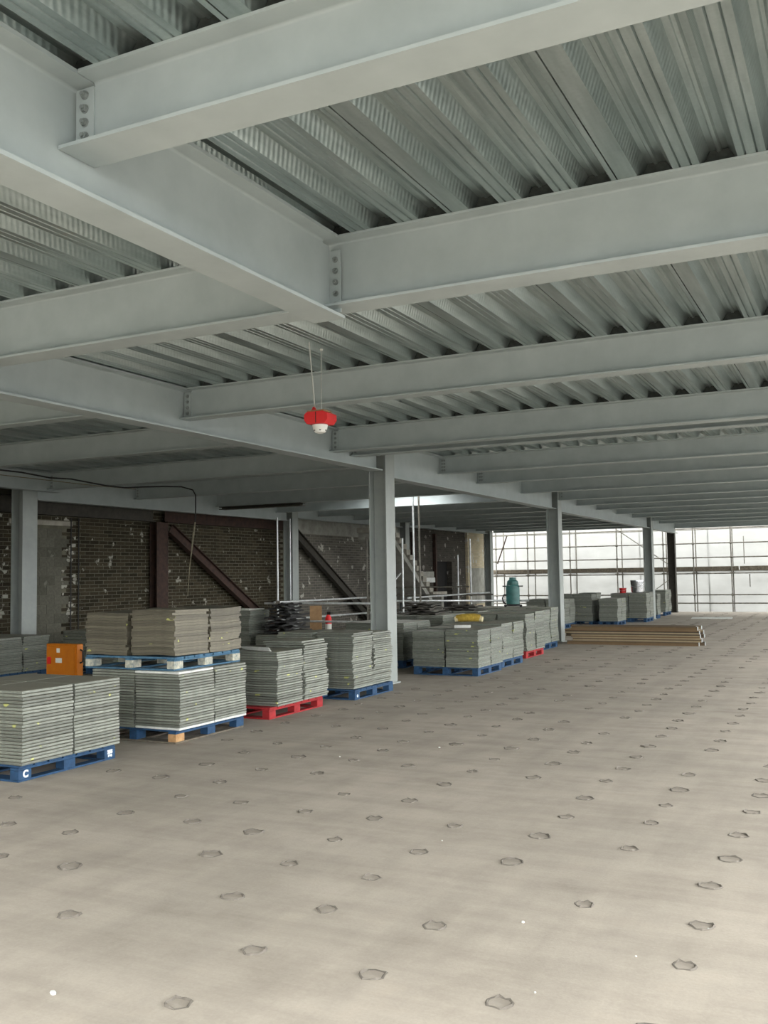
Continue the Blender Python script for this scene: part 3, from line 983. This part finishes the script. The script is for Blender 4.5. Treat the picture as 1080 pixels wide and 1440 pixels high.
# carpet-like flexible sheets on the upper pallet
zC = zB + 0.1435
def sheet_mesh(seed):
    r_ = random.Random(seed)
    p = [r_.uniform(0, 6.28) for _ in range(4)]
    n = 8
    def wz(u, w):
        return 0.006 * math.sin(3.2 * u + p[0]) + 0.006 * math.sin(3.6 * w + p[1]) + 0.003 * math.sin(8 * u + 5 * w + p[2])
    zs = [[wz(i / n, j / n) for i in range(n + 1)] for j in range(n + 1)]
    zmin = min(min(q) for q in zs)
    vs = []; fs = []
    for lay, dz in ((0, 0.0), (1, 0.0275)):
        for j in range(n + 1):
            for i in range(n + 1):
                vs.append((-0.295 + 0.59 * i / n, -0.295 + 0.59 * j / n, zs[j][i] - zmin + dz))
    N = (n + 1) ** 2
    for j in range(n):
        for i in range(n):
            a = j * (n + 1) + i
            fs.append((a, a + n + 1, a + n + 2, a + 1))
            fs.append((N + a, N + a + 1, N + a + n + 2, N + a + n + 1))
    rim = [i for i in range(n)] + [(n + 1) * j + n for j in range(n)] + [(n + 1) * n + n - i for i in range(n)] + [(n + 1) * (n - j) for j in range(n)]
    for k in range(len(rim)):
        a, b_ = rim[k], rim[(k + 1) % len(rim)]
        fs.append((a, b_, N + b_, N + a))
    return MB().add(vs, fs).mesh('carpet_tile', M['carpet'], True)
r_ = random.Random(21)
for ix_ in range(2):
    for iy_ in range(2):
        me = sheet_mesh(70 + ix_ * 2 + iy_)
        for k in range(17 - ix_):
            o = obj('carpet_tile', me, None, (-6.60 - 0.30 - ix_ * 0.65 + r_.gauss(0, 0.008), 8.20 + 0.30 + iy_ * 0.63 + max(-0.012, min(0.012, r_.gauss(0, 0.007))), zC + 0.0005 + k * 0.0288), (0, 0, r_.gauss(0, 0.012)))
            tag(o, ('topmost ' if k == 16 - ix_ else 'bottom ' if k == 0 else '') + 'brown-grey carpet tile on the upper pallet, pile ' + {(0, 0): 'over the bare wooden block', (0, 1): 'towards the red pallet', (1, 0): 'above the rear blocks', (1, 1): 'in the hidden corner'}[(ix_, iy_)], 'carpet tile', 'carpet tiles on the upper pallet')
# stack D on the red pallet
GPR = 'pallets of floor tiles further along'
pallet('red pallet directly under a tall tile stack with loose trims on top', -6.58, 9.98, sx=1.15, sy=1.3, mat='red')
stack(-6.55, 10.12, PZ, [[23, 24], [23, 22]], 'red pallet with loose trims', 'tiles on the red pallet with trims', {(0, 0): 'next to the double-pallet stack', (0, 1): 'next to the column stack', (1, 0): 'in the rear pile'}, seed=3, lean=0.012, jit=0.012, gap=0.045)
zD = PZ + 24 * TT + 0.001
for k, (x, y, a) in enumerate(((-6.87, 11.05, 0.05), (-6.89, 11.06, 0.02))):
    o = obj('access_tile', TILE, None, (x, y, zD + k * TT), (0, 0, a))
    tag(o, 'loose floor tile laid crooked on top of the stack on the red pallet', 'floor tile', 'crooked tiles on top of the red pallet stack')
zT = PZ + 23 * TT + 0.003
for (x, y, a, L) in ((-6.96, 10.27, 1.25, 0.55), (-6.88, 10.20, 1.25, 0.5), (-7.28, 10.5, 1.35, 0.9)):
    o = part('metal_trim', MB().prism([(-0.014, 0), (0.014, 0), (0.014, 0.004), (-0.010, 0.004), (-0.010, 0.022), (-0.014, 0.022)], 'y', -L / 2, L / 2), M['trim'], None, (x, y, zT), (0, 0, a))
    tag(o, 'thin white metal angle trim lying loose on the red pallet stack', 'trim', 'loose trims on the tile stack')
# stack E beside the column
pE, mE = pallet('dark blue pallet with white smears beside the foot of the steel column', -6.45, 11.95, sx=1.15, sy=1.22)
letters(mE[(0, 0)], 'o', 0.07, (0.0004, 0.080, 0.060), (R90, 0, R90))
stack(-6.5, 12.0, PZ, [[27, 26], [27, 26]], 'stack at the steel column', 'tiles beside the column', {(0, 0): 'facing the red pallet', (0, 1): 'touching the column', (1, 0): 'in the rear pile'}, seed=4, lean=0.012, jit=0.012, gap=0.045)

# far stacks: pallets plus the joined tiles
GP = 'pallets under the far tile stacks'
def far_stack(xr, y0, n, seed, label='pallet under a far tile stack', mat='blue', nx=2, ny=2, z0=0.0, sx=None, lean=0.012):
    if z0 == 0.0:
        pallet(label, xr - 0.02, y0 + 0.01, sx=(sx or (0.6 * nx)) , sy=0.6 * ny, mat=mat, group=GP)
    stack(xr, y0, z0 + PZ if z0 == 0.0 else z0, n, None, None, None, nx, ny, lean=lean, seed=seed, gap=0.03 if lean < 0.013 else 0.05)
far_stack(-5.92, 15.40, [[22, 22], [21, 22]], 5, 'blue pallet under the stack with the white off-cut and yellow roll', lean=0.006)
far_stack(-6.02, 16.90, [[23, 23], [22, 22]], 6, 'blue pallet between the off-cut stack and the red pallet')
far_stack(-6.22, 18.92, [[26, 27], [26, 26]], 7, 'red pallet under the tile stack between two blue pallets', 'red', lean=0.016)
far_stack(-6.52, 21.0, [[26, 27], [26, 26]], 8, 'blue pallet under the stack in front of the timber-bundle column', lean=0.014)
for y, n, sd, lb in ((16.3, 24, 9, 'blue pallet in the back row behind the yellow roll'), (18.2, 26, 10, 'blue pallet under the stack with the pointed dark heap'), (20.2, 26, 12, 'blue pallet under the stack with the low rubbish heap'), (22.3, 26, 13, 'blue pallet under the stack carrying the teal machine')):
    far_stack(-7.75 if y < 22 else -7.4, y, n, sd, lb)
far_stack(-8.35, 29.2, 26, 14, 'blue pallet under the stack partly hidden by the timber-bundle column')
far_stack(-7.95, 31.0, [[30, 31], [30, 30]], 15, 'blue pallet under the tallest stack behind the timber bundle')
far_stack(-7.12, 31.0, 25, 16, 'dark blue pallet under the short tile stack nearest the timber bundle', nx=1)
far_stack(-6.68, 33.4, [[29, 30], [29, 29]], 17, 'blue pallet under the stack with the tin bucket')
far_stack(-6.8, 35.95, [[26], [26]], 18, 'small blue pallet under the single tile pile with the white bucket', nx=1, ny=1)
far_stack(-6.95, 38.4, [[29, 29], [28, 28]], 19, 'blue pallet under the last stack before the slab edge', nx=2)
# stacks by the wall
far_stack(-13.3, 11.75, 21, 22, 'blue pallet under the shaded tile stack by the wall column')
far_stack(-13.3, 10.3, 21, 23, 'blue pallet under the shaded stack short of the blockwork column')
far_stack(-12.35, 13.6, 22, 24, 'pallet behind the orange cabinet')
far_stack(-11.75, 14.3, 23, 25, 'blue pallet under the narrow stack past the orange cabinet', nx=1)
far_stack(-9.55, 13.9, 35, 26, 'small blue pallet under the narrow stack with the white strip', nx=1, ny=1)
far_stack(-8.80, 13.85, 21, 27, 'blue pallet under the heap of black membrane', nx=1, ny=2)
far_stack(-8.0, 13.9, [[20]], 29, 'small blue pallet between the black heap and the steel column', nx=1, ny=1)
o = part('access_tiles', STUFF, M['tile'], None)
tag(o, 'grey metal floor tiles in the remaining stacks farther down the hall', 'floor tile')
o['kind'] = 'stuff'

# ---------------------------------------------------------------- orange cabinet
oc = thing('orange_cabinet', 'orange steel site cabinet with two small white stickers between tile stacks', 'cabinet', (-10.01, 10.0, 0))
part('body', MB().cbox(-0.285, 0.285, 0, 0.11, 0, 0.86, 0.008), M['orange'], oc)
dr = part('door', MB().cbox(-0.265, 0.255, -0.016, -0.001, 0.03, 0.83, 0.004), M['orange'], oc)
part('sticker', MB().box(-0.08, -0.02, -0.0178, -0.0165, 0.74, 0.80), M['white'], dr)
part('sticker', MB().box(-0.10, 0.02, -0.0178, -0.0165, 0.60, 0.665), M['white'], dr)
part('lock', MB().cbox(-0.24, -0.185, -0.034, -0.0165, 0.58, 0.68, 0.006), M['signred'], dr)
part('side_handle', MB().tube([(0.287, 0.06, 0.6), (0.33, 0.06, 0.62), (0.33, 0.06, 0.76), (0.287, 0.06, 0.78)], 0.012, 8), M['black'], oc)
o = part('white_board', MB().cbox(-12.98, -12.37, 13.62, 14.18, PZ + 22 * TT + 0.002, PZ + 22 * TT + 0.03, 0.003), M['trim'], None)
tag(o, 'white board lying on the tile stack behind the orange cabinet', 'board')
o = part('white_strip', MB().cbox(-10.14, -9.58, 13.92, 14.4, PZ + 35 * TT + 0.002, PZ + 35 * TT + 0.022, 0.003), M['trim'], None)
tag(o, 'white flat strip on the narrow tile stack beside the black heap', 'board')

# ---------------------------------------------------------------- heaps of dark membrane
def heap(name, label, cat, loc, size, seed, mat, layers=8):
    r_ = random.Random(seed)
    h = thing(name, label, cat, loc)
    for k in range(layers):
        f = 1 - 0.55 * k / layers
        n = 9
        p = [r_.uniform(0, 6.28) for _ in range(6)]
        sx, sy = size[0] * f * r_.uniform(0.85, 1.05), size[1] * f * r_.uniform(0.85, 1.05)
        ox, oy = r_.uniform(-0.05, 0.05), r_.uniform(-0.05, 0.05)
        zz = size[2] * k / layers
        amp = size[2] / layers * 0.45
        vs = []; fs = []
        for lay in (0, 1):
            for j in range(n + 1):
                for i in range(n + 1):
                    u, w = i / n - 0.5, j / n - 0.5
                    z = amp * (0.5 + 0.5 * math.sin(7 * u + p[0] + 3 * w) * math.cos(6 * w + p[1])) + amp * 0.5 * math.sin(11 * u + 7 * w + p[2])
                    rr = 1 + 0.10 * math.sin(9 * w + p[3]) + 0.07 * math.sin(13 * u + p[4])
                    base = zz + max(0, z) + (0.5 * size[2] / layers if lay else 0)
                    vs.append((ox + sx * u * rr, oy + sy * w * rr, max(0.0, base)))
        N = (n + 1) ** 2
        for j in range(n):
            for i in range(n):
                a = j * (n + 1) + i
                fs.append((a, a + n + 1, a + n + 2, a + 1))
                fs.append((N + a, N + a + 1, N + a + n + 2, N + a + n + 1))
        rim = [i for i in range(n)] + [(n + 1) * j + n for j in range(n)] + [(n + 1) * n + n - i for i in range(n)] + [(n + 1) * (n - j) for j in range(n)]
        for q in range(len(rim)):
            a, b_ = rim[q], rim[(q + 1) % len(rim)]
            fs.append((a, b_, N + b_, N + a))
        part('folded_layer', MB().add(vs, fs), M[mat], h)
    return h
heap('membrane_heap', 'heap of folded black membrane beside the narrow tile stack and brick wall', 'heap', (-9.12, 14.45, PZ + 21 * TT + 0.002), (0.62, 0.9, 0.52), 5, 'black', 9)
heap('debris_heap', 'dark pointed heap of sheeting on the tile stacks behind the guardrail end', 'heap', (-8.45, 18.8, PZ + 26 * TT + 0.002), (0.8, 0.9, 0.26), 9, 'darksteel', 5)
heap('debris_heap', 'low dark heap of rubbish on the stacks beside the teal machine', 'heap', (-8.35, 20.85, PZ + 26 * TT + 0.002), (0.9, 1.0, 0.14), 12, 'darksteel', 4)

# ---------------------------------------------------------------- teal machine
tm = thing('dust_extractor', 'teal drum-shaped dust extractor standing on the tile stacks', 'machine', (-7.80, 22.75, PZ + 26 * TT + 0.002))
part('drum', MB().lathe([(0.15, 0.06), (0.165, 0.08), (0.17, 0.40), (0.165, 0.52), (0.145, 0.545)], 24), M['teal'], tm, smooth=True)
part('motor_head', MB().lathe([(0.14, 0.545), (0.145, 0.56), (0.13, 0.64), (0.085, 0.67), (0.08, 0.73), (0.02, 0.735)], 24), M['teal'], tm, smooth=True)
part('base', MB().lathe([(0.19, 0.03), (0.20, 0.045), (0.16, 0.075)], 20), M['black'], tm)
for s_ in (-1, 1):
    part('latch', MB().cbox(s_ * 0.21 - 0.05, s_ * 0.21 + 0.05, -0.02, 0.02, 0.50, 0.53, 0.005), M['black'], tm)
    part('caster', MB().tube([(s_ * 0.2, -0.02, 0.03), (s_ * 0.2, 0.02, 0.03)], 0.03, 12), M['black'], tm)
part('hose', MB().tube([(-0.17, 0, 0.30), (-0.23, 0, 0.30), (-0.27, 0, 0.22), (-0.25, 0, 0.12), (-0.19, 0, 0.08)], 0.02, 8), M['black'], tm, smooth=True)

# ---------------------------------------------------------------- small things on the stacks
zF = PZ + 22 * TT
yr = thing('yellow_roll', 'yellow sacking roll with pale ends on the tile stacks', 'roll', (-6.85, 17.35, PZ + 23 * TT + 0.002), 0.25)
part('roll_body', MB().tube([(-0.24, 0, 0.07), (-0.12, 0, 0.08), (0.1, 0, 0.085), (0.22, 0, 0.07)], [0.062, 0.078, 0.08, 0.066], 12), M['yellow'], yr, smooth=True)
for s_ in (-1, 1):
    part('roll_end', MB().tube([(s_ * 0.215, -0.01, 0.062), (s_ * 0.27, -0.02, 0.052)], [0.055, 0.05], 12), M['cream'], yr, smooth=True)
o = part('white_offcut', MB().cbox(-0.14, 0.14, -0.05, 0.05, 0, 0.05, 0.006), M['trim'], None, (-6.42, 15.95, zF + 0.002), (0, 0, 0.25))
tag(o, 'short white off-cut lying on the near corner tile stack', 'off-cut')
zJ = PZ + 30 * TT + 0.002
def bucket(label, loc, r, h, mat, rim_mat):
    o = thing('bucket', label, 'bucket', loc)
    part('pail', MB().lathe([(r * 0.9, 0), (r, h * 0.9), (r * 1.04, h * 0.92), (r * 1.04, h * 0.97), (r, h)], 20), M[mat], o, smooth=True)
    part('lid', MB().lathe([(r * 1.05, h * 0.975), (r * 1.05, h * 1.02), (r * 0.4, h * 1.03)], 20), M[rim_mat], o)
    part('handle', MB().tube([(-r * 1.05, 0, h * 0.8), (-r * 0.7, -r * 0.85, h * 0.5), (0, -r * 1.15, h * 0.42), (r * 0.7, -r * 0.85, h * 0.5), (r * 1.05, 0, h * 0.8)], 0.006, 6), M['wire'], o)
bucket('shiny tin bucket standing on a far tile stack in front of the column', (-7.05, 33.75, zJ), 0.23, 0.40, 'chrome', 'chrome')
bucket('small red bucket on a far tile stack beside the tin bucket', (-7.55, 33.75, PZ + 29 * TT + 0.002), 0.12, 0.17, 'signred', 'signred')
bucket('small white bucket on the single tile column past the tin bucket', (-7.08, 36.25, PZ + 26 * TT + 0.002), 0.12, 0.20, 'white', 'white')

# ---------------------------------------------------------------- timber bundle
r_ = random.Random(41)
cols = [plain('beam_timber_%d' % k, c, None, 6, 0.85, bump=0.2) for k, c in enumerate((srgb(120, 98, 70), srgb(104, 88, 68), srgb(160, 144, 116), srgb(82, 72, 58)))]
for lay in range(5):
    for row in range(3):
        xa = -6.55 + r_.uniform(-0.12, 0.2)
        xb = -3.42 + r_.uniform(-0.10, 0.12) - 0.03 * lay
        y = 23.05 + row * 0.25 + 0.035 * lay
        z = lay * 0.088
        o = thing('timber_beam', 'long timber beam with metal end shoe, ' + ('bottom', 'second', 'middle', 'fourth', 'top')[lay] + ' layer of the bundle on the floor', 'timber', ((xa + xb) / 2, y, z), r_.gauss(0, 0.004), 'timber beams in the floor bundle')
        L = (xb - xa) / 2
        part('web', MB().box(-L, L, 0.03, 0.06, 0.0305, 0.0595), cols[(lay + row) % 4], o)
        part('bottom_chord', MB().cbox(-L, L, 0.0, 0.09, 0.0, 0.03, 0.003), cols[(lay * 2 + row) % 4], o)
        part('top_chord', MB().cbox(-L, L, 0.0, 0.09, 0.06, 0.087, 0.003), cols[(lay + 2 * row + 1) % 4], o)
        part('end_shoe', MB().cbox(L + 0.001, L + 0.012, 0.0, 0.09, 0.002, 0.085, 0.002), M['tube'], o)
o = part('white_sheet', MB().cbox(-0.7, 0.7, -0.45, 0.45, 0, 0.02, 0.004), M['trim'], None, (-5.0, 36.6, 0.0), (0, 0, 0.1))
tag(o, 'flat white sheet lying on the floor near the slab edge', 'sheet')

# items by the wall column
o = part('board_panel', MB().cbox(-0.16, 0.16, -0.02, 0.02, 0, 0.95, 0.004), M['card'], None, (-13.25, 22.4, 0.0), (0, 0, 0.4))
tag(o, 'brown board standing upright behind the tube by the wall column', 'board')
fe = thing('fire_extinguisher', 'small red fire extinguisher beside the brown upright board', 'extinguisher', (-12.75, 22.2, 0.0))
part('cylinder', MB().lathe([(0.08, 0), (0.085, 0.02), (0.085, 0.62), (0.05, 0.70), (0.03, 0.72)], 16), M['signred'], fe, smooth=True)
part('valve', MB().cbox(-0.03, 0.07, -0.02, 0.02, 0.72, 0.80, 0.006), M['black'], fe)
part('label_band', MB().lathe([(0.0865, 0.3), (0.0865, 0.48)], 16), M['white'], fe)

# ---------------------------------------------------------------- red alarm on wires
al = thing('hanging_alarm', 'red site alarm with white strobe hanging on two wires under the deck', 'alarm', (-4.57, 7.85, 3.16))
hexp = [(-0.155, 0.075), (-0.12, 0.035), (0.11, 0.03), (0.155, 0.07), (0.15, 0.125), (0.09, 0.15), (-0.12, 0.15), (-0.155, 0.125)]
part('housing', MB().prism([(x * 0.82, z - 0.01) for x, z in hexp], 'y', -0.09, 0.09), M['signred'], al)
part('top_plate', MB().cbox(-0.10, 0.08, -0.08, 0.08, 0.141, 0.156, 0.004), M['card'], al)
part('seam', MB().box(-0.004, 0.004, -0.0925, -0.0902, 0.03, 0.135), M['rust'], al)
sb = part('strobe', MB().lathe([(0.02, -0.062), (0.05, -0.052), (0.068, -0.02), (0.075, 0.019)], 20), M['white'], al, (-0.005, 0, 0.0), smooth=True)
for k in range(6):
    a = k * math.pi / 3
    part('strobe_slot', MB().cbox(-0.008, 0.008, -0.003, 0.003, -0.004, 0.004, 0.001), M['black'], sb, (0.0615 * math.cos(a), 0.0615 * math.sin(a), -0.035), (0, 0, a + R90))
part('sounder', MB().lathe([(0.035, 0.157), (0.02, 0.18), (0.012, 0.20)], 14, (-0.07, 0, 0)), M['signred'], al)
part('wire', MB().tube([(0.02, -0.23, 0.77), (-0.06, 0.0, 0.19)], 0.0065, 6), M['wire'], al)
part('wire', MB().tube([(-0.01, 0.05, 0.77), (0.01, 0.0, 0.157)], 0.0065, 6), M['wire'], al)
part('hook', MB().lathe([(0.012, 0.0), (0.016, 0.008), (0.012, 0.02)], 10, (-0.01, 0.05, 0.748)), M['white'], al)

# ---------------------------------------------------------------- cable along the beams
pts = [(-13.0, 10.4, 3.60), (-13, 11.56, 3.62), (-13, 12.02, 3.62), (-13, 12.67, 3.58), (-13, 13.19, 3.60), (-13, 13.55, 3.58), (-13.0, 14.1, 3.548), (-13, 14.62, 3.548), (-13, 15.14, 3.60), (-13, 15.8, 3.66), (-13, 16.39, 3.70), (-13, 16.78, 3.66), (-13.0, 16.88, 3.55), (-13, 16.88, 3.26), (-13, 16.86, 2.95)]
cb = thing('hanging_cable', 'black cable looped under the shaded beams with a frayed pale rope end', 'cable', (0, 0, 0))
part('cable', MB().tube(pts, 0.014, 8), M['cable'], cb, smooth=True)
part('rope_end', MB().tube([(-13, 16.86, 2.96), (-13.0, 16.80, 2.7), (-13.0, 16.75, 2.4), (-13.0, 16.66, 1.94), (-13, 16.60, 1.36)], [0.016, 0.024, 0.014, 0.010, 0.008], 8), M['rope'], cb, smooth=True)
o = part('loose_cable', MB().tube([(-13.25, 10.4, 3.58), (-13.2, 12.8, 3.56), (-13.1, 13.7, 3.54), (-13.05, 14.6, 3.545), (-13.05, 15.0, 3.55)], 0.008, 6), M['rope'], None, smooth=True)
tag(o, 'thin pale cord strung under the shaded beam beside the black cable', 'cord')

# ---------------------------------------------------------------- chips of rubble on the floor
def chip(loc, s, seed):
    r_ = random.Random(seed)
    mb = MB()
    n = 7
    vs = []
    for z, f in ((0, 0.8), (0.35, 1.0), (0.75, 0.7)):
        for k in range(n):
            a = 6.283 * k / n
            rr = s * f * r_.uniform(0.7, 1.15)
            vs.append((rr * math.cos(a), rr * 0.8 * math.sin(a), z * s))
    fs = [tuple(range(n - 1, -1, -1)), tuple(range(2 * n, 3 * n))]
    for q in range(2):
        for k in range(n):
            j = (k + 1) % n
            fs.append((q * n + k, q * n + j, (q + 1) * n + j, (q + 1) * n + k))
    mb.add(vs, fs)
    return part('rubble_chip', mb, M['trim'], None, (loc[0], loc[1], 0.0))
for k, (x, y, s) in enumerate(((-3.14, 3.10, 0.017), (-3.04, 2.82, 0.008), (-1.60, 4.70, 0.010), (-0.75, 4.98, 0.007), (-1.0, 4.5, 0.006), (-1.3, 3.95, 0.006), (-0.55, 5.9, 0.008), (-3.9, 9.0, 0.014), (-4.6, 8.2, 0.010), (-2.55, 5.9, 0.006))):
    o = chip((x, y), s, k)
    tag(o, 'tiny white chip of rubble lying on the dusty concrete floor', 'rubble', 'rubble chips on the floor')
